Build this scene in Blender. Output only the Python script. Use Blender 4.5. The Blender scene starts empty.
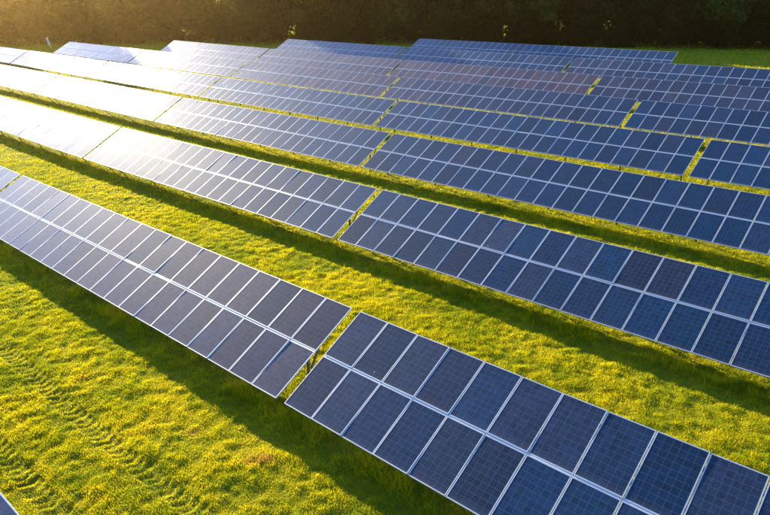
import bpy, math, random
import numpy as np
from mathutils import Vector, Matrix

random.seed(7)
rng = np.random.default_rng(7)
scene = bpy.context.scene
col = scene.collection

# ------------------------------------------------------------------ camera
ZG = 2.195                      # height of a table's top edge above the ground
cam_d = bpy.data.cameras.new('camera')
cam_o = bpy.data.objects.new('camera', cam_d)
col.objects.link(cam_o)
CAM = Vector((11.369, -11.569, 8.183 + ZG))
rt = Vector((0.7460357, 0.6657144, -0.0159722))
up = Vector((-0.2410674, 0.2923566, 0.9254265))
bk = Vector((0.6207393, -0.6865508, 0.3785905))
cam_o.matrix_world = Matrix(((rt.x, up.x, bk.x, CAM.x), (rt.y, up.y, bk.y, CAM.y),
                             (rt.z, up.z, bk.z, CAM.z), (0, 0, 0, 1)))
cam_d.sensor_width = 36.0
cam_d.lens = 664.77 / 770 * 36
cam_d.clip_start = 0.1
cam_d.clip_end = 6000
scene.camera = cam_o

# ------------------------------------------------------------------ light
SUN_EL, SUN_PHI = math.radians(14.8), math.radians(15.6)   # phi: from the row direction (-x) towards +y
SUN = Vector((-math.cos(SUN_PHI) * math.cos(SUN_EL), math.sin(SUN_PHI) * math.cos(SUN_EL), math.sin(SUN_EL)))
world = bpy.data.worlds.new('World')
scene.world = world
world.use_nodes = True
wn = world.node_tree
sky = wn.nodes.new('ShaderNodeTexSky')
sky.sky_type = 'NISHITA'
sky.sun_disc = False
sky.sun_elevation = SUN_EL
sky.sun_rotation = math.atan2(SUN.x, SUN.y)
sky.air_density = 1.0
sky.dust_density = 1.5
sky.altitude = 1500
sky.ozone_density = 5.0
bgn = wn.nodes['Background']
bgn.inputs['Strength'].default_value = 0.128
wn.links.new(sky.outputs['Color'], bgn.inputs['Color'])
sun_d = bpy.data.lights.new('sun', 'SUN')
sun_d.energy = 5.0
sun_d.angle = math.radians(0.53)
sun_d.color = (1.0, 0.85, 0.56)
sun_o = bpy.data.objects.new('sun', sun_d)
sun_o.location = SUN * 60
sun_o.rotation_euler = SUN.to_track_quat('Z', 'Y').to_euler()
col.objects.link(sun_o)
scene.view_settings.view_transform = 'Standard'
scene.view_settings.look = 'None'
scene.view_settings.gamma = 1.0
scene.view_settings.exposure = 2.2
scene.cycles.use_denoising = True
scene.cycles.volume_bounces = 0
scene.cycles.max_bounces = 6
scene.cycles.transparent_max_bounces = 4

# ------------------------------------------------------------------ helpers
def tag(o, label=None, cat=None, group=None, kind=None):
    if label: o['label'] = label
    if cat: o['category'] = cat
    if group: o['group'] = group
    if kind: o['kind'] = kind
    return o

def mesh_np(name, verts, faces, smooth=False):
    """faces: (n,3) or (n,4) int array"""
    verts = np.asarray(verts, np.float32); faces = np.asarray(faces, np.int32)
    me = bpy.data.meshes.new(name)
    n, k = faces.shape
    me.vertices.add(len(verts)); me.vertices.foreach_set('co', verts.ravel())
    me.loops.add(n * k); me.loops.foreach_set('vertex_index', faces.ravel())
    me.polygons.add(n); me.polygons.foreach_set('loop_start', np.arange(n, dtype=np.int32) * k)
    me.polygons.foreach_set('loop_total', np.full(n, k, np.int32))
    me.polygons.foreach_set('use_smooth', np.full(n, bool(smooth)))
    me.update(calc_edges=True)
    return me

class MB:
    def __init__(s): s.v = []; s.f = []
    def hexa(s, p):
        b = len(s.v); s.v += [tuple(q) for q in p]
        for q in ((0, 3, 2, 1), (4, 5, 6, 7), (0, 1, 5, 4), (1, 2, 6, 5), (2, 3, 7, 6), (3, 0, 4, 7)):
            s.f.append([b + i for i in q])
    def box(s, x0, x1, y0, y1, z0, z1):
        s.hexa([(x0, y0, z0), (x1, y0, z0), (x1, y1, z0), (x0, y1, z0), (x0, y0, z1), (x1, y0, z1), (x1, y1, z1), (x0, y1, z1)])
    def bar(s, a, b, w, h, side=(1, 0, 0)):
        a = Vector(a); b = Vector(b); d = (b - a).normalized()
        u = Vector(side); u = (u - d * u.dot(d)).normalized(); v = d.cross(u)
        r = []
        for c in (a, b):
            for su, sv in ((-1, -1), (1, -1), (1, 1), (-1, 1)):
                r.append(c + u * (su * w / 2) + v * (sv * h / 2))
        s.hexa(r)
    def mesh(s, name):
        return mesh_np(name, s.v, s.f)

def obj(name, me, mat=None, parent=None, loc=None, rot=None):
    o = bpy.data.objects.new(name, me)
    if mat is not None and len(me.materials) == 0: me.materials.append(mat)
    if parent is not None: o.parent = parent
    if loc is not None: o.location = loc
    if rot is not None: o.rotation_euler = rot
    col.objects.link(o)
    return o

def empty(name, loc, rot=(0, 0, 0)):
    o = bpy.data.objects.new(name, None); o.empty_display_size = 0.2
    o.location = loc; o.rotation_euler = rot
    col.objects.link(o)
    return o

# value noise on a lattice, numpy
def hash2(ix, iy, seed):
    h = (ix.astype(np.int64) * 374761393 + iy.astype(np.int64) * 668265263 + seed * 1442695041) & 0xffffffff
    h = ((h ^ (h >> 13)) * 1274126177) & 0xffffffff
    h = (h ^ (h >> 16)) & 0xffffffff
    return h / 4294967295.0

def vnoise(x, y, size, seed):
    x = np.asarray(x) / size; y = np.asarray(y) / size
    x, y = x * .8 - y * .6, x * .6 + y * .8
    ix = np.floor(x); iy = np.floor(y); fx = x - ix; fy = y - iy
    fx = fx * fx * (3 - 2 * fx); fy = fy * fy * (3 - 2 * fy)
    a = hash2(ix, iy, seed); b = hash2(ix + 1, iy, seed); c = hash2(ix, iy + 1, seed); d = hash2(ix + 1, iy + 1, seed)
    return (a * (1 - fx) + b * fx) * (1 - fy) + (c * (1 - fx) + d * fx) * fy

# terrain: flat near the camera, rising gently to the back and to the left
def zoff(x, y):
    u = np.clip((-np.asarray(x) - 30) / 50, 0, 2.2); w = np.clip((np.asarray(y) - 20) / 30, 0, 1.466)
    return 0.4895 * u + 0.0025 * u * u + 1.625 * w * w - 0.114 * u * w - 0.7387 * w ** 3

TRACKS = ((-6.1, 0.24), (-8.0, 0.24))
def track(x, y):
    """tractor tyre prints running along the rows: 0 outside, up to 1 in the lug marks; second value: the rut"""
    m = np.zeros_like(x); rut = np.zeros_like(x)
    for yc, hw in TRACKS:
        yy = yc + 0.05 * np.sin(x * 0.5)
        d = np.abs(y - yy)
        inside = np.clip((hw + .03 - d) / 0.06, 0, 1)
        ph = ((x + 0.62 * d) / 0.27) % 1.0
        lug = np.clip((0.25 - np.abs(ph - .5)) / 0.1 + .5, 0, 1)
        fade = np.clip((vnoise(x, y, 1.6, 31) - .12) * 3.0, .15, 1) * np.clip((3.5 - x) / 3, 0, 1)
        m = np.maximum(m, inside * lug * fade); rut = np.maximum(rut, inside * fade)
    return m, rut

def micro(x, y):
    d = np.hypot(x - CAM.x, y - CAM.y)
    fade = np.clip((75 - d) / 40, 0, 1)
    z = 0.03 * (vnoise(x, y, 2.4, 1) - .5) + 0.034 * (vnoise(x, y, .5, 2) - .5) + 0.055 * (vnoise(x, y, .21, 3) - .5)
    m, rut = track(x, y)
    return fade * (z - 0.048 * m - 0.012 * rut)

def ground_z(x, y):
    return zoff(x, y) + micro(x, y)

# ------------------------------------------------------------------ materials
def new_mat(name):
    m = bpy.data.materials.new(name); m.use_nodes = True
    nt = m.node_tree; nt.nodes.clear()
    out = nt.nodes.new('ShaderNodeOutputMaterial')
    return m, nt, out

def N(nt, typ, **kw):
    n = nt.nodes.new(typ)
    for k, v in kw.items():
        if k.startswith('i_'): n.inputs[k[2:].replace('_', ' ')].default_value = v
        else: setattr(n, k, v)
    return n

def math_n(nt, op, a, b=None, c=None, clamp=False):
    n = nt.nodes.new('ShaderNodeMath'); n.operation = op; n.use_clamp = clamp
    for i, v in enumerate((a, b, c)):
        if v is None: continue
        if isinstance(v, (int, float)): n.inputs[i].default_value = v
        else: nt.links.new(v, n.inputs[i])
    return n.outputs[0]

def mixc(nt, fac, a, b, blend='MIX'):
    n = nt.nodes.new('ShaderNodeMix'); n.data_type = 'RGBA'; n.blend_type = blend
    for i, v in ((0, fac), (6, a), (7, b)):
        if isinstance(v, (int, float)): n.inputs[i].default_value = v
        elif isinstance(v, tuple): n.inputs[i].default_value = v if len(v) == 4 else (*v, 1)
        else: nt.links.new(v, n.inputs[i])
    return n.outputs[2]

def ramp(nt, fac, stops):
    n = nt.nodes.new('ShaderNodeValToRGB')
    cr = n.color_ramp
    while len(cr.elements) < len(stops): cr.elements.new(0.5)
    for e, (p, c) in zip(cr.elements, stops): e.position = p; e.color = (*c, 1)
    nt.links.new(fac, n.inputs[0])
    return n.outputs[0]

# --- solar cells behind glass
PW, PL = 0.990, 1.578            # one module
def make_cell_mat():
    m, nt, out = new_mat('solar_cells')
    L = nt.links
    tc = N(nt, 'ShaderNodeTexCoord'); sep = N(nt, 'ShaderNodeSeparateXYZ')
    L.new(tc.outputs['Object'], sep.inputs[0])
    oi = N(nt, 'ShaderNodeObjectInfo')
    cw, ch = 0.1565, 0.1520
    ux = math_n(nt, 'ADD', math_n(nt, 'DIVIDE', sep.outputs[0], cw), 3.0)
    uy = math_n(nt, 'ADD', math_n(nt, 'DIVIDE', sep.outputs[1], ch), 5.0)
    fx = math_n(nt, 'ABSOLUTE', math_n(nt, 'SUBTRACT', math_n(nt, 'FRACT', ux), .5))
    fy = math_n(nt, 'ABSOLUTE', math_n(nt, 'SUBTRACT', math_n(nt, 'FRACT', uy), .5))
    gapx = math_n(nt, 'GREATER_THAN', fx, .5 - .0022 / cw)
    gapy = math_n(nt, 'GREATER_THAN', fy, .5 - .0022 / ch)
    outx = math_n(nt, 'GREATER_THAN', math_n(nt, 'ABSOLUTE', math_n(nt, 'SUBTRACT', ux, 3.0)), 3.0)
    outy = math_n(nt, 'GREATER_THAN', math_n(nt, 'ABSOLUTE', math_n(nt, 'SUBTRACT', uy, 5.0)), 5.0)
    line = math_n(nt, 'MAXIMUM', math_n(nt, 'MAXIMUM', gapx, gapy), math_n(nt, 'MAXIMUM', outx, outy))
    # bus bars, three per cell, run along the module
    bb = math_n(nt, 'ABSOLUTE', math_n(nt, 'SUBTRACT', math_n(nt, 'FRACT', math_n(nt, 'MULTIPLY', ux, 3.0)), .5))
    bus = math_n(nt, 'LESS_THAN', bb, .5 * .0016 * 3 / cw)
    # crystal flakes and cell to cell differences
    comb = N(nt, 'ShaderNodeCombineXYZ')
    L.new(math_n(nt, 'FLOOR', ux), comb.inputs[0]); L.new(math_n(nt, 'FLOOR', uy), comb.inputs[1])
    L.new(math_n(nt, 'MULTIPLY', oi.outputs['Random'], 100.0), comb.inputs[2])
    wn_ = N(nt, 'ShaderNodeTexWhiteNoise'); wn_.noise_dimensions = '3D'
    L.new(comb.outputs[0], wn_.inputs['Vector'])
    vor = N(nt, 'ShaderNodeTexVoronoi'); vor.inputs['Scale'].default_value = 45
    vadd = N(nt, 'ShaderNodeVectorMath'); vadd.operation = 'ADD'
    L.new(tc.outputs['Object'], vadd.inputs[0]); L.new(comb.outputs[0], vadd.inputs[1])
    L.new(vadd.outputs[0], vor.inputs['Vector'])
    flake = N(nt, 'ShaderNodeSeparateColor'); L.new(vor.outputs['Color'], flake.inputs[0])
    val = math_n(nt, 'ADD', math_n(nt, 'MULTIPLY', flake.outputs[0], .6), math_n(nt, 'MULTIPLY', wn_.outputs['Value'], .32))
    val = math_n(nt, 'ADD', val, .3)
    vc = N(nt, 'ShaderNodeCombineColor')
    for i in range(3): L.new(val, vc.inputs[i])
    cell = mixc(nt, 1.0, oi.outputs['Color'], vc.outputs[0], 'MULTIPLY')
    cell = mixc(nt, math_n(nt, 'MULTIPLY', bus, .55), cell, (.05, .08, .12))
    base = mixc(nt, line, cell, (.05, .09, .14))
    # thin dust film, thicker along the lower frame
    no = N(nt, 'ShaderNodeTexNoise'); no.inputs['Scale'].default_value = 3.0; no.inputs['Detail'].default_value = 5
    L.new(vadd.outputs[0], no.inputs['Vector'])
    dust = math_n(nt, 'MULTIPLY', no.outputs[0], .006)
    low = math_n(nt, 'MULTIPLY', math_n(nt, 'SMOOTH_MIN', math_n(nt, 'MAXIMUM', math_n(nt, 'SUBTRACT', -.62, sep.outputs[1]), 0.0), .2, .1), .35)
    dust = math_n(nt, 'ADD', dust, low)
    dust = math_n(nt, 'ADD', dust, math_n(nt, 'MULTIPLY', oi.outputs['Random'], .006))
    base = mixc(nt, dust, base, (.42, .36, .30))
    # a few dried bird droppings
    vd = N(nt, 'ShaderNodeTexVoronoi'); vd.inputs['Scale'].default_value = 1.7
    L.new(vadd.outputs[0], vd.inputs['Vector'])
    vs = N(nt, 'ShaderNodeSeparateColor'); L.new(vd.outputs['Color'], vs.inputs[0])
    drop = math_n(nt, 'MULTIPLY', math_n(nt, 'LESS_THAN', vd.outputs['Distance'], .035), math_n(nt, 'GREATER_THAN', vs.outputs[1], .86))
    base = mixc(nt, math_n(nt, 'MULTIPLY', drop, .7), base, (.5, .5, .46))
    bs = N(nt, 'ShaderNodeBsdfPrincipled')
    L.new(base, bs.inputs['Base Color'])
    rough = math_n(nt, 'ADD', math_n(nt, 'MULTIPLY', no.outputs[0], .05), .07)
    L.new(rough, bs.inputs['Roughness'])
    bs.inputs['IOR'].default_value = 1.36
    bs.inputs['Coat Weight'].default_value = .42; bs.inputs['Coat Roughness'].default_value = .60; bs.inputs['Coat IOR'].default_value = 1.18
    L.new(bs.outputs[0], out.inputs[0])
    return m
M_CELL = make_cell_mat()

def make_metal(name, colr, metallic, rough, noise=.12):
    m, nt, out = new_mat(name)
    no = N(nt, 'ShaderNodeTexNoise'); no.inputs['Scale'].default_value = 9; no.inputs['Detail'].default_value = 4
    tc = N(nt, 'ShaderNodeTexCoord'); nt.links.new(tc.outputs['Object'], no.inputs['Vector'])
    c = mixc(nt, no.outputs[0], tuple(v * (1 - noise) for v in colr), tuple(min(1, v * (1 + noise)) for v in colr))
    bs = N(nt, 'ShaderNodeBsdfPrincipled'); nt.links.new(c, bs.inputs['Base Color'])
    bs.inputs['Metallic'].default_value = metallic
    nt.links.new(math_n(nt, 'ADD', math_n(nt, 'MULTIPLY', no.outputs[0], .15), rough), bs.inputs['Roughness'])
    nt.links.new(bs.outputs[0], out.inputs[0])
    return m
M_FRAME = make_metal('anodised_aluminium', (.42, .43, .46), .30, .38, .06)
M_STEEL = make_metal('galvanised_steel', (.20, .20, .21), .5, .45, .25)
M_BACK = make_metal('white_backsheet', (.62, .62, .60), 0, .6, .06)
M_PALE = make_metal('pale_paint', (.42, .42, .40), 0, .4, .06)

def make_grass_mat():
    m, nt, out = new_mat('grass_blades')
    at = N(nt, 'ShaderNodeAttribute'); at.attribute_name = 'tint'
    c = ramp(nt, at.outputs['Fac'], [(0, (.055, .105, .003)), (.3, (.18, .22, .004)), (.58, (.39, .36, .004)), (.82, (.47, .39, .007)), (1, (.36, .23, .05))])
    df = N(nt, 'ShaderNodeBsdfDiffuse'); tr = N(nt, 'ShaderNodeBsdfTranslucent'); gl = N(nt, 'ShaderNodeBsdfGlossy')
    nt.links.new(c, df.inputs[0])
    c2 = mixc(nt, 1.0, c, (1.35, 1.25, .6), 'MULTIPLY')
    nt.links.new(c2, tr.inputs[0])
    gl.inputs['Roughness'].default_value = .45; gl.inputs[0].default_value = (.9, .85, .4, 1)
    mx = N(nt, 'ShaderNodeMixShader'); mx.inputs[0].default_value = .52
    nt.links.new(df.outputs[0], mx.inputs[1]); nt.links.new(tr.outputs[0], mx.inputs[2])
    mx2 = N(nt, 'ShaderNodeMixShader'); mx2.inputs[0].default_value = .006
    nt.links.new(mx.outputs[0], mx2.inputs[1]); nt.links.new(gl.outputs[0], mx2.inputs[2])
    nt.links.new(mx2.outputs[0], out.inputs[0])
    return m
M_GRASS = make_grass_mat()

def make_ground_mat():
    m, nt, out = new_mat('meadow_ground')
    ge = N(nt, 'ShaderNodeNewGeometry')
    n1 = N(nt, 'ShaderNodeTexNoise'); n1.inputs['Scale'].default_value = 1.6; n1.inputs['Detail'].default_value = 8
    n2 = N(nt, 'ShaderNodeTexNoise'); n2.inputs['Scale'].default_value = .12; n2.inputs['Detail'].default_value = 4
    n3 = N(nt, 'ShaderNodeTexNoise'); n3.inputs['Scale'].default_value = 14; n3.inputs['Detail'].default_value = 6
    for n in (n1, n2, n3): nt.links.new(ge.outputs['Position'], n.inputs['Vector'])
    f = math_n(nt, 'ADD', math_n(nt, 'MULTIPLY', n1.outputs[0], .5), math_n(nt, 'MULTIPLY', n2.outputs[0], .25))
    f = math_n(nt, 'ADD', f, math_n(nt, 'MULTIPLY', n3.outputs[0], .3))
    c = ramp(nt, f, [(.33, (.06, .09, .008)), (.5, (.14, .15, .010)), (.62, (.19, .17, .010)), (.75, (.18, .13, .025))])
    bs = N(nt, 'ShaderNodeBsdfPrincipled'); nt.links.new(c, bs.inputs['Base Color'])
    bs.inputs['Roughness'].default_value = .95; bs.inputs['Specular IOR Level'].default_value = .02
    bp = N(nt, 'ShaderNodeBump'); bp.inputs['Strength'].default_value = .8; bp.inputs['Distance'].default_value = .06
    nt.links.new(math_n(nt, 'ADD', n1.outputs[0], n3.outputs[0]), bp.inputs['Height']); nt.links.new(bp.outputs[0], bs.inputs['Normal'])
    nt.links.new(bs.outputs[0], out.inputs[0])
    return m
M_GROUND = make_ground_mat()

def make_leaf_mat():
    m, nt, out = new_mat('tree_leaves')
    at = N(nt, 'ShaderNodeAttribute'); at.attribute_name = 'tint'
    oi = N(nt, 'ShaderNodeObjectInfo')
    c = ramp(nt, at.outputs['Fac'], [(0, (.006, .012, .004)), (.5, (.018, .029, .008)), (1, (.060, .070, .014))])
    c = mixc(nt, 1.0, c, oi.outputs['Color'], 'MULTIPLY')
    df = N(nt, 'ShaderNodeBsdfDiffuse'); tr = N(nt, 'ShaderNodeBsdfTranslucent')
    nt.links.new(c, df.inputs[0]); nt.links.new(mixc(nt, 1.0, c, (1.3, 1.3, .6), 'MULTIPLY'), tr.inputs[0])
    mx = N(nt, 'ShaderNodeMixShader'); mx.inputs[0].default_value = .4
    nt.links.new(df.outputs[0], mx.inputs[1]); nt.links.new(tr.outputs[0], mx.inputs[2])
    nt.links.new(mx.outputs[0], out.inputs[0])
    return m
M_LEAF = make_leaf_mat()
M_BARK = make_metal('bark', (.07, .055, .04), 0, .9, .4)

# ------------------------------------------------------------------ ground sheet
def axis(lo, hi, f0, f1, fine):
    a = [f0]; s = fine
    while a[-1] > lo: s = min(s * 1.18, 90); a.append(a[-1] - s)
    b = [f1]; s = fine
    while b[-1] < hi: s = min(s * 1.18, 90); b.append(b[-1] + s)
    return np.array(sorted(a[1:]) + list(np.arange(f0, f1, fine)) + b)
gx = axis(-1800, 1500, -34, 13, .12)
gy = axis(-1200, 1800, -10.5, 14, .12)
# keep mid-distance resolution for the terrain rise
def densify(a, lo, hi, step):
    extra = np.arange(lo, hi, step)
    return np.unique(np.round(np.concatenate([a, extra]), 3))
gx = densify(gx, -150, 40, 3.0); gy = densify(gy, -30, 130, 3.0)
X, Y = np.meshgrid(gx, gy)
Z = ground_z(X, Y)
nx, ny = len(gx), len(gy)
idx = np.arange(nx * ny).reshape(ny, nx)
F = np.stack([idx[:-1, :-1], idx[:-1, 1:], idx[1:, 1:], idx[1:, :-1]], -1).reshape(-1, 4)
g = obj('ground', mesh_np('ground', np.stack([X, Y, Z], -1).reshape(-1, 3), F, True), M_GROUND)
tag(g, kind='structure')

# ------------------------------------------------------------------ solar tables
TILT = math.radians(27.398)
P = 1.01; HALF = 1.6243; NC = 22; SX = 22.5316; TW = NC * P - .02
CT, ST = math.cos(TILT), math.sin(TILT)
ROWS = {'Z': (7.30, -9.22), 'A': (0, 0), 'B': (-7.288, 9.035), 'C': (-14.662, 18.264), 'D': (-22.007, 27.308), 'E': (-29.549, 36.414),
        'F': (-36.542, 45.101), 'G': (-43.8, 54.273), 'H': (-49.8, 64.0)}

# module meshes (shared)
mb = MB(); mb.box(-PW / 2 + .012, PW / 2 - .012, -PL / 2 + .012, PL / 2 - .012, -.006, 0)
ME_PANEL = mb.mesh('panel'); ME_PANEL.materials.append(M_CELL); ME_PANEL.materials.append(M_BACK)
ME_PANEL.polygons[0].material_index = 1
fw = .020
mb = MB()
mb.box(-PW / 2, PW / 2, -PL / 2, -PL / 2 + fw, -.036, .004)
mb.box(-PW / 2, PW / 2, PL / 2 - fw, PL / 2, -.036, .004)
mb.box(-PW / 2, -PW / 2 + fw, -PL / 2 + fw, PL / 2 - fw, -.036, .004)
mb.box(PW / 2 - fw, PW / 2, -PL / 2 + fw, PL / 2 - fw, -.036, .004)
ME_FRAME = mb.mesh('frame'); ME_FRAME.materials.append(M_FRAME)
PURLIN_CACHE = {}; POST_CACHE = {}

def slope_pt(x, s, dz=0.0):
    """local point on the table plane: s from the middle of the table up the slope, dz along the normal"""
    return (x, s * CT - dz * ST, s * ST + dz * CT + MIDZ)
MIDZ = ZG - HALF * ST            # height of the middle line above the ground
YMID = -HALF * CT                # middle line relative to the row's top edge

PAL = {'blue': ((.012, .034, .085), .35), 'deep': ((.010, .030, .080), .30), 'mauve': ((.030, .034, .062), .6), 'brown': ((.055, .042, .048), .7)}
BLUE = np.array((.0002, .024, .066)); BROWN = np.array((.095, .042, .036)); NAVY = np.array((.003, .008, .030))  # brown varies the modules and also paints in the warm cast of sun and glare

def solar_table(row, x0, nc, label, group, tone, tone_r=None):
    """x0: left end; tone: brown in the module colour, partly their make and partly a painted warm sun cast, at the left end and at the right end"""
    r0 = ROWS[row]
    w = nc * P - .02
    xc = x0 + w / 2
    za, zb = float(zoff(x0, r0[1])), float(zoff(x0 + w, r0[1]))
    t = empty('solar_table', (xc, r0[1] + YMID, (za + zb) / 2), (0, -math.atan2(zb - za, w), 0))
    tag(t, label, 'solar table', group)
    tone_r = tone if tone_r is None else tone_r
    rr = random.Random(hash((row, round(x0))) & 0xffff if False else int(abs(x0) * 10) + ord(row) * 1000)
    for i in range(nc):
        xl = (i - (nc - 1) / 2) * P
        for s in (HALF / 2, -HALF / 2):
            p = obj('panel', ME_PANEL, None, t, slope_pt(xl, s, rr.uniform(-.002, .002)),
                    (TILT + rr.gauss(0, .0045), rr.gauss(0, .0045), 0))
            q = tone + (tone_r - tone) * i / max(1, nc - 1)
            k = min(1, max(0, q + rr.gauss(0, .06) + (.2 if rr.random() < .03 else 0)))
            c = BLUE * (1 - k) + BROWN * k
            if rr.random() < .15: c = c * .6 + NAVY * .4
            c = c * rr.uniform(.75, 1.25)
            p.color = (*c, 1)
            obj('frame', ME_FRAME, None, p)
    # purlins
    key = nc
    if key not in PURLIN_CACHE:
        mb = MB(); mb.box(-w / 2 + .05, w / 2 - .05, -.03, .03, -.10, -.040); PURLIN_CACHE[key] = mb.mesh('purlin')
        PURLIN_CACHE[key].materials.append(M_STEEL)
    for s in (1.25, .38, -.38, -1.25):
        obj('purlin', PURLIN_CACHE[key], None, t, slope_pt(0, s), (TILT, 0, 0))
    if ('rail', nc) not in PURLIN_CACHE:
        mb = MB(); mb.box(-w / 2, w / 2, -.0205, .0205, -.039, -.008); PURLIN_CACHE['rail', nc] = mb.mesh('rail')
        PURLIN_CACHE['rail', nc].materials.append(M_FRAME)
    obj('rail', PURLIN_CACHE['rail', nc], None, t, slope_pt(0, 0), (TILT, 0, 0))
    n = max(3, round(w / 3.6) + 1)
    sl = -(zb - za) / w
    for j in range(n):
        xl = -w / 2 + .55 + (w - 1.1) * j / (n - 1)
        if 'rafter' not in POST_CACHE:
            mb = MB(); mb.box(-.03, .03, -1.40, 1.40, -.19, -.102); POST_CACHE['rafter'] = mb.mesh('rafter'); POST_CACHE['rafter'].materials.append(M_STEEL)
            top = slope_pt(0, .12, -.19)
            mb = MB(); mb.box(-.035, .035, -.004, .004, -.35, top[2]); mb.box(-.035, -.029, -.03, .03, -.35, top[2]); mb.box(.029, .035, -.03, .03, -.35, top[2])
            POST_CACHE['post'] = mb.mesh('post'); POST_CACHE['post'].materials.append(M_STEEL)
            mb = MB(); b = slope_pt(0, .95, -.17)
            mb.bar((.075, top[1] + .03, .62), (.075, b[1], b[2]), .045, .045); POST_CACHE['brace'] = mb.mesh('brace'); POST_CACHE['brace'].materials.append(M_STEEL)
        obj('rafter', POST_CACHE['rafter'], None, t, slope_pt(xl, 0), (TILT, 0, 0))
        obj('post', POST_CACHE['post'], None, t, (xl, slope_pt(0, .12, -.19)[1], 0))
        obj('brace', POST_CACHE['brace'], None, t, (xl, 0, 0))
    return t

ORD = ['first', 'second', 'third', 'fourth', 'fifth', 'sixth', 'seventh', 'eighth']
# row: (list of table numbers, brown mix (make and painted sun cast) left end / right end per table)
PLAN = {
    'A': ([-2, -1, 0], [(.75, .75), (.95, .40), (.16, .0)]),
    'B': ([-2, -1, 0], [(.2, .2), (.1, .1), (.08, 0)]),
    'C': ([-3, -2, -1, 0], [(.2, .2), (.2, .2), (.08, .05), (.04, 0)]),
    'D': ([-4, -3, -2, -1, 0, 1], [(.6, .5), (.2, .2), (.2, .2), (.06, .06), (.04, .02), (.02, .02)]),
    'E': ([-3, -2, -1, 0, 1], [(.7, .5), (.4, .4), (.6, 1.0), (.5, .1), (.1, .1)]),
    'F': ([-2, -1, 0, 1], [(.6, .6), (.7, .9), (1.0, .8), (.35, .25)]),
    'G': ([-1, 0, 1], [(.05, .05), (.03, .05), (.30, .08)]),
}
for row, (ks, tones) in PLAN.items():
    rn = 'ABCDEFGH'.index(row)
    for j, k in enumerate(ks):
        x0 = ROWS[row][0] + k * SX
        if row == 'A':
            lab = ['pale solar table cut off by the left edge in the front full row',
                   'mauve grey solar table in the front full row, left of the grassy gap',
                   'large dark blue solar table in the front full row, right of the grassy gap'][j]
        else:
            hue = 'glaring white' if (rn in (1, 2, 3) and (k < -1 or (rn == 1 and k == -2))) else ('brownish' if tones[j][0] > .45 else 'blue')
            pos = 'leftmost' if j == 0 else ('rightmost' if j == len(ks) - 1 else ORD[j] + ' from the left')
            lab = '%s solar table, %s in the %s full row from the front' % (hue, pos, ORD[rn])
        solar_table(row, x0, NC, lab, 'solar tables standing in long rows', *tones[j])
solar_table('H', ROWS['H'][0], 35, 'deep blue solar table in the rearmost row, ending at the grass strip before the trees', 'solar tables standing in long rows', .02)
solar_table('Z', ROWS['Z'][0] - SX, NC, 'solar table of which only a corner shows at the bottom left', 'solar tables standing in long rows', .3)

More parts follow.
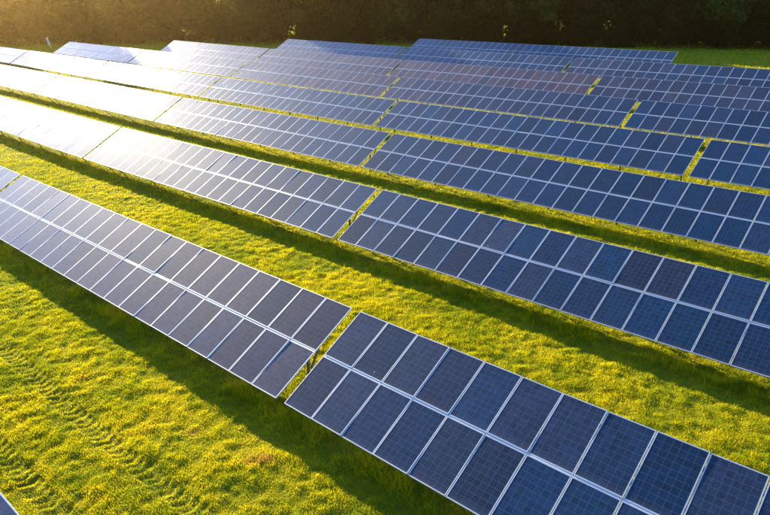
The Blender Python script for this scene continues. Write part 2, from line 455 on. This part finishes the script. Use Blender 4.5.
# ------------------------------------------------------------------ grass
def grass():
    fwd = -bk
    az0 = math.atan2(fwd.y, fwd.x)
    half = math.radians(40)
    bands = [(4.5, 10, 1500, 1.0), (10, 17, 2600, 1.0), (17, 24, 2000, 1.1), (24, 34, 900, 1.5), (34, 50, 300, 2.2), (50, 80, 80, 3.4), (80, 150, 17, 6.0)]
    V = []; T = []
    for r0, r1, dens, sc in bands:
        n = int(dens * half * (r1 * r1 - r0 * r0))
        r = np.sqrt(rng.uniform(r0 * r0, r1 * r1, n)); a = az0 + rng.uniform(-half, half, n)
        x = CAM.x + r * np.cos(a); y = CAM.y + r * np.sin(a)
        # position in the row pattern: 0 at a row's top edge, growing towards the camera
        ph = np.full(n, 99.0)
        for nm, (rx, ry) in ROWS.items():
            d = ry - y; ph = np.where((d > -.5) & (d < 4.5), d, ph)
        under = (ph > 0.2) & (ph < 2.7)
        tus = vnoise(x, y, .5, 2) * .6 + vnoise(x, y, .21, 3) * .4
        big = vnoise(x, y, 3.1, 9)
        m, rut = track(x, y)
        keep = rng.random(n) > np.where(under, .45, 0) + .55 * m
        h = (.040 + .030 * np.clip(tus * 1.8 - .5, 0, 1) + .012 * big) * rng.uniform(.6, 1.3, n) * sc ** .45
        h *= (1 - .55 * m - .15 * rut)
        edge = np.exp(-((ph - 2.55) / .35) ** 2)
        tall = (rng.random(n) < .6 * edge * (vnoise(x, y, .9, 12) > .42))
        h = np.where(tall, h * rng.uniform(2, 5, n), h)
        # colour: straw and brown patches, drier along the drip edge
        t = .12 + .36 * vnoise(x, y, .9, 5) + .32 * vnoise(x, y, .17, 6) + .16 * (vnoise(x, y, 5, 7) - .5) + rng.normal(0, .10, n)
        dry = np.clip((vnoise(x, y, 1.1, 14) * .6 + vnoise(x, y, .35, 15) * .4 - .66) * 7, 0, 1)
        t = t + .2 * dry + .22 * edge * (vnoise(x, y, .7, 16) > .5)
        # bare worn spot near the shadow of the front row
        for sx_, sy_ in ((.66, -3.99), (.45, -4.25), (-1.6, -4.6)):
            t += .7 * np.exp(-(((x - sx_) / .22) ** 2 + ((y - sy_) / .16) ** 2))
        t = np.clip(t, 0, 1)
        x, y, h, t = x[keep], y[keep], h[keep], t[keep]
        n = len(x)
        z = ground_z(x, y) - .012
        w = rng.uniform(.010, .018, n) * sc
        ang = rng.uniform(0, 2 * np.pi, n)
        lean = rng.uniform(.1, .9, n) * h; la = rng.uniform(0, 2 * np.pi, n)
        dx, dy = np.cos(ang) * w / 2, np.sin(ang) * w / 2
        v = np.empty((n, 3, 3), np.float32)
        v[:, 0] = np.stack([x - dx, y - dy, z], -1); v[:, 1] = np.stack([x + dx, y + dy, z], -1)
        v[:, 2] = np.stack([x + lean * np.cos(la), y + lean * np.sin(la), z + h], -1)
        V.append(v.reshape(-1, 3)); T.append(np.repeat(t, 3).astype(np.float32))
    V = np.concatenate(V); T = np.concatenate(T)
    me = mesh_np('grass', V, np.arange(len(V)).reshape(-1, 3))
    at = me.attributes.new('tint', 'FLOAT', 'POINT'); at.data.foreach_set('value', T)
    o = obj('grass', me, M_GRASS)
    tag(o, 'short sunlit yellow green meadow grass between the panel rows', 'grass', kind='stuff')
    print('grass blades', len(V) // 3)
grass()

# ------------------------------------------------------------------ trees
def crown_mesh(name, seed, h, rx, base, n_leaf, size):
    g = np.random.default_rng(seed)
    k = 16
    # lobes through the crown's volume
    lz = g.uniform(base + .12 * h, h * .93, k)
    prof = np.sin(np.clip((lz - base * .5) / (h - base * .5), 0.03, .97) * np.pi) ** .55
    lr = g.uniform(.15, .85, k) * rx * prof; la = g.uniform(0, 2 * np.pi, k)
    c = np.stack([lr * np.cos(la), lr * np.sin(la), lz], -1)
    rad = g.uniform(.34, .58, k) * rx * (.6 + .4 * prof)
    wgt = rad ** 2; which = g.choice(k, n_leaf, p=wgt / wgt.sum())
    d = g.normal(size=(n_leaf, 3)); d /= np.linalg.norm(d, axis=1)[:, None]
    rr = rad[which] * g.uniform(.72, 1.06, n_leaf)
    p = c[which] + d * rr[:, None] * np.array((1.1, 1.1, .85))
    p[:, 2] = np.maximum(p[:, 2], base * .7 + .1)
    s = size * g.uniform(.6, 1.4, n_leaf)
    # leaf sprays: bent quads facing roughly outwards
    nrm = d + g.normal(0, .28, (n_leaf, 3)); nrm /= np.linalg.norm(nrm, axis=1)[:, None]
    u = np.cross(nrm, g.normal(size=(n_leaf, 3))); u /= np.linalg.norm(u, axis=1)[:, None]
    v = np.cross(nrm, u)
    q = np.empty((n_leaf, 4, 3), np.float32)
    q[:, 0] = p - u * s[:, None]; q[:, 1] = p - v * (s * .45)[:, None] + nrm * (s * .15)[:, None]
    q[:, 2] = p + u * s[:, None]; q[:, 3] = p + v * (s * .45)[:, None] + nrm * (s * .15)[:, None]
    me = mesh_np(name, q.reshape(-1, 3), np.arange(n_leaf * 4).reshape(-1, 4))
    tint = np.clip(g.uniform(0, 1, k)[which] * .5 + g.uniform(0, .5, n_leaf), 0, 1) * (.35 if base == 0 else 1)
    at = me.attributes.new('tint', 'FLOAT', 'POINT'); at.data.foreach_set('value', np.repeat(tint, 4).astype(np.float32))
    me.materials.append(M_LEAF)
    return me

def trunk_mesh(name, seed, h, r, base, rx):
    g = random.Random(seed)
    V = []; Fq = []
    def tube(pts, rads, ns=7):
        b = len(V)
        for (px, py, pz), rr in zip(pts, rads):
            for i in range(ns):
                a = 2 * math.pi * i / ns; V.append((px + rr * math.cos(a), py + rr * math.sin(a), pz))
        for j in range(len(pts) - 1):
            for i in range(ns):
                Fq.append((b + j * ns + i, b + j * ns + (i + 1) % ns, b + (j + 1) * ns + (i + 1) % ns, b + (j + 1) * ns + i))
    bx, by = g.uniform(-.3, .3), g.uniform(-.3, .3)
    zs = [-.3, .3, .22 * h, .45 * h, .7 * h, .9 * h]
    tube([(bx * z / h, by * z / h, z) for z in zs], [r * 1.5, r * 1.05, r * .85, r * .65, r * .4, r * .12])
    for i in range(6):
        z0 = h * g.uniform(.22, .65); a = g.uniform(0, 6.28); l = rx * g.uniform(.5, .8)
        p0 = (bx * z0 / h, by * z0 / h, z0)
        tube([p0, (p0[0] + math.cos(a) * l * .5, p0[1] + math.sin(a) * l * .5, z0 + l * .35), (p0[0] + math.cos(a) * l, p0[1] + math.sin(a) * l, z0 + l * .8)],
             [r * .4, r * .28, r * .08], 5)
    me = mesh_np(name, V, Fq, True); me.materials.append(M_BARK)
    return me

SPEC = [(9.5, 3.4, .9), (11.0, 3.8, 1.2), (8.5, 3.2, .5), (12.5, 4.0, 1.5), (10.0, 3.0, .8), (7.5, 3.3, .3)]
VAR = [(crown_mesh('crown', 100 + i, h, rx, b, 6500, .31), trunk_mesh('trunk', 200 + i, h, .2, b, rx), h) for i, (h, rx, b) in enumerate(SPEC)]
SHR = [crown_mesh('foliage', 300 + i, hh, rr_, .0, 2600, .20) for i, (hh, rr_) in enumerate([(3.6, 2.2), (2.8, 2.4), (4.4, 2.3)])]
SHT = [trunk_mesh('stem', 400 + i, hh * .8, .06, 0, 1.4) for i, hh in enumerate([3.6, 2.8, 4.4])]

EDGE = [(-215, 0), (-165, 20), (-124, 40.5), (-97, 57), (-63, 76), (-25, 94), (0, 100.5), (30, 107), (70, 116)]
def edge_pt(s):
    for (a, b) in zip(EDGE[:-1], EDGE[1:]):
        l = math.hypot(b[0] - a[0], b[1] - a[1])
        if s <= l:
            t = s / l; nxv = (-(b[1] - a[1]) / l, (b[0] - a[0]) / l)
            return (a[0] + (b[0] - a[0]) * t, a[1] + (b[1] - a[1]) * t), nxv
        s -= l
    return None, None

def tree(i, x, y, scale, label, tone):
    cm, tm, h = VAR[i % len(VAR)]
    z = float(zoff(x, y))
    t = empty('tree', (x, y, z), (0, 0, random.uniform(0, 6.28))); t.scale = (scale * random.uniform(.92, 1.1), scale, scale)
    tag(t, label, 'tree', 'trees of the dark wood behind the panels')
    obj('trunk', tm, None, t)
    c = obj('crown', cm, None, t); c.color = (*tone, 1)

def px_of(x, y, z):
    v = Vector((x, y, z)) - CAM
    return 385 + 664.77 * v.dot(rt) / -v.dot(bk)

TONES = [(1, 1, 1), (.5, .62, .55), (1.6, 1.6, .9), (1.3, 1.0, .7), (.4, .5, .45), (2.0, 1.9, .9)]
spots = []
for rowi, (off, gap_, sc) in enumerate([(3.4, 7.2, 1.15), (9, 5.6, 1.3), (14, 6, 1.5), (21, 7.5, 1.6)]):
    s = random.uniform(0, 3)
    while True:
        c, nv = edge_pt(s)
        if c is None: break
        o_ = off + random.uniform(-3.2, 2.6)
        x, y = c[0] + nv[0] * o_, c[1] + nv[1] * o_
        px = px_of(x, y, 5)
        if -160 < px < 900: spots.append((rowi, px, x, y, sc * random.uniform(.85, 1.15) * (.62 if -140 < x < -92 else 1)))
        s += gap_ * random.uniform(.75, 1.3)
front = sorted([q for q in spots if q[0] == 0 and 0 <= q[1] <= 770], key=lambda q: q[1])
nf = len(front)
CARD = ['first', 'second', 'third', 'fourth', 'fifth', 'sixth', 'seventh', 'eighth', 'ninth', 'tenth', 'eleventh', 'twelfth', 'thirteenth', 'fourteenth',
        'fifteenth', 'sixteenth', 'seventeenth', 'eighteenth', 'nineteenth', 'twentieth']
for n_, q in enumerate(spots):
    if q in front:
        j = front.index(q)
        if j < (nf + 1) // 2: lab = 'dark leafy tree at the front of the wood, %s from the left' % CARD[min(j, 19)]
        else: lab = 'dark leafy tree at the front of the wood, %s from the right' % CARD[min(nf - 1 - j, 19)]
    elif q[0] == 0: lab = 'dark leafy tree at the front of the wood, beyond the edge of the view'
    else: lab = 'tall dark tree deeper in the wood behind its front trees'
    tree(random.randrange(6), q[2], q[3], q[4], lab, TONES[random.randrange(6)])
tree(3, -131.0, 46.2, 1.5, 'tallest dark tree at the left end of the wood, behind the marker post', (1, 1, 1))
# bushes along the foot of the wood
s = 1.0; nb = 0; bl = []
while True:
    c, nv = edge_pt(s)
    if c is None: break
    o_ = random.uniform(-1.0, 1.2)
    x, y = c[0] + nv[0] * o_, c[1] + nv[1] * o_
    px = px_of(x, y, 1)
    if -60 < px < 830: bl.append((px, x, y))
    s += random.uniform(2.2, 4.0)
for j, (px, x, y) in enumerate(sorted(bl)):
    k = random.randrange(3)
    t = empty('bush', (x, y, float(zoff(x, y))), (0, 0, random.uniform(0, 6.28))); sc = random.uniform(.8, 1.2); t.scale = (sc, sc, sc)
    tag(t, 'dense dark bush at the foot of the wood behind the panels', 'bush', 'bushes along the foot of the wood')
    obj('stem', SHT[k], None, t); f_ = obj('foliage', SHR[k], None, t); tb = random.uniform(.35, 1.0); f_.color = (tb, tb * random.uniform(.9, 1.1), tb * .9, 1)

# undergrowth filling the wood behind its front trees
gq = np.random.default_rng(77)
tot = sum(math.hypot(b[0] - a[0], b[1] - a[1]) for a, b in zip(EDGE[:-1], EDGE[1:]))
cen = []
for q in range(700):
    c, nv = edge_pt(gq.uniform(0, tot - .1)); o_ = gq.uniform(6, 24)
    cen.append((c[0] + nv[0] * o_, c[1] + nv[1] * o_, gq.uniform(.3, 4.5)))
cen = np.array(cen); nl = 42000
wh = gq.integers(0, len(cen), nl)
dd = gq.normal(size=(nl, 3)); dd /= np.linalg.norm(dd, axis=1)[:, None]
pp = cen[wh] + dd * gq.uniform(.5, 2.2, nl)[:, None]
pp[:, 2] = np.abs(pp[:, 2]) + zoff(pp[:, 0], pp[:, 1])
uu = np.cross(dd, gq.normal(size=(nl, 3))); uu /= np.linalg.norm(uu, axis=1)[:, None]; vv = np.cross(dd, uu)
sz = gq.uniform(.25, .5, nl)[:, None]
qd = np.stack([pp - uu * sz, pp - vv * sz * .6, pp + uu * sz, pp + vv * sz * .6], 1).reshape(-1, 3)
me = mesh_np('undergrowth', qd, np.arange(nl * 4).reshape(-1, 4))
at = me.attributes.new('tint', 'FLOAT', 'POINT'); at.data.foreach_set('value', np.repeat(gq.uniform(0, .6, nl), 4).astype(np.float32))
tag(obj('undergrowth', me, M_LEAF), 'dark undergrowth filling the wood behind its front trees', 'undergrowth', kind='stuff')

# pale leaning marker post left of the fifth row
mp = empty('marker_post', (-114, 40.4, float(zoff(-114, 40.4))), (0, math.radians(-12), math.radians(40)))
tag(mp, 'small pale leaning marker post in front of the wood at the upper left', 'post')
mb = MB(); mb.bar((0, 0, -.2), (0, 0, 1.7), .12, .12); obj('shaft', mb.mesh('shaft'), M_PALE, mp)
mb = MB(); mb.hexa([(-.22, -.02, .55), (.22, -.02, .55), (.22, .02, .55), (-.22, .02, .55), (-.16, -.02, 1.75), (.16, -.02, 1.75), (.16, .02, 1.75), (-.16, .02, 1.75)])
obj('plate', mb.mesh('plate'), M_PALE, mp, (0, -.09, 0))

# ------------------------------------------------------------------ haze
HAZE = True
if HAZE:
    m, nt, out = new_mat('haze')
    pv = N(nt, 'ShaderNodeVolumePrincipled')
    pv.inputs['Color'].default_value = (1.0, .66, .25, 1)
    pv.inputs['Density'].default_value = .00020
    pv.inputs['Anisotropy'].default_value = .90
    nt.links.new(pv.outputs[0], out.inputs['Volume'])
    mb = MB(); mb.box(-1900, 1600, -1300, 1900, -1.5, 30)
    h = obj('haze', mb.mesh('haze'), m)
    tag(h, kind='stuff')
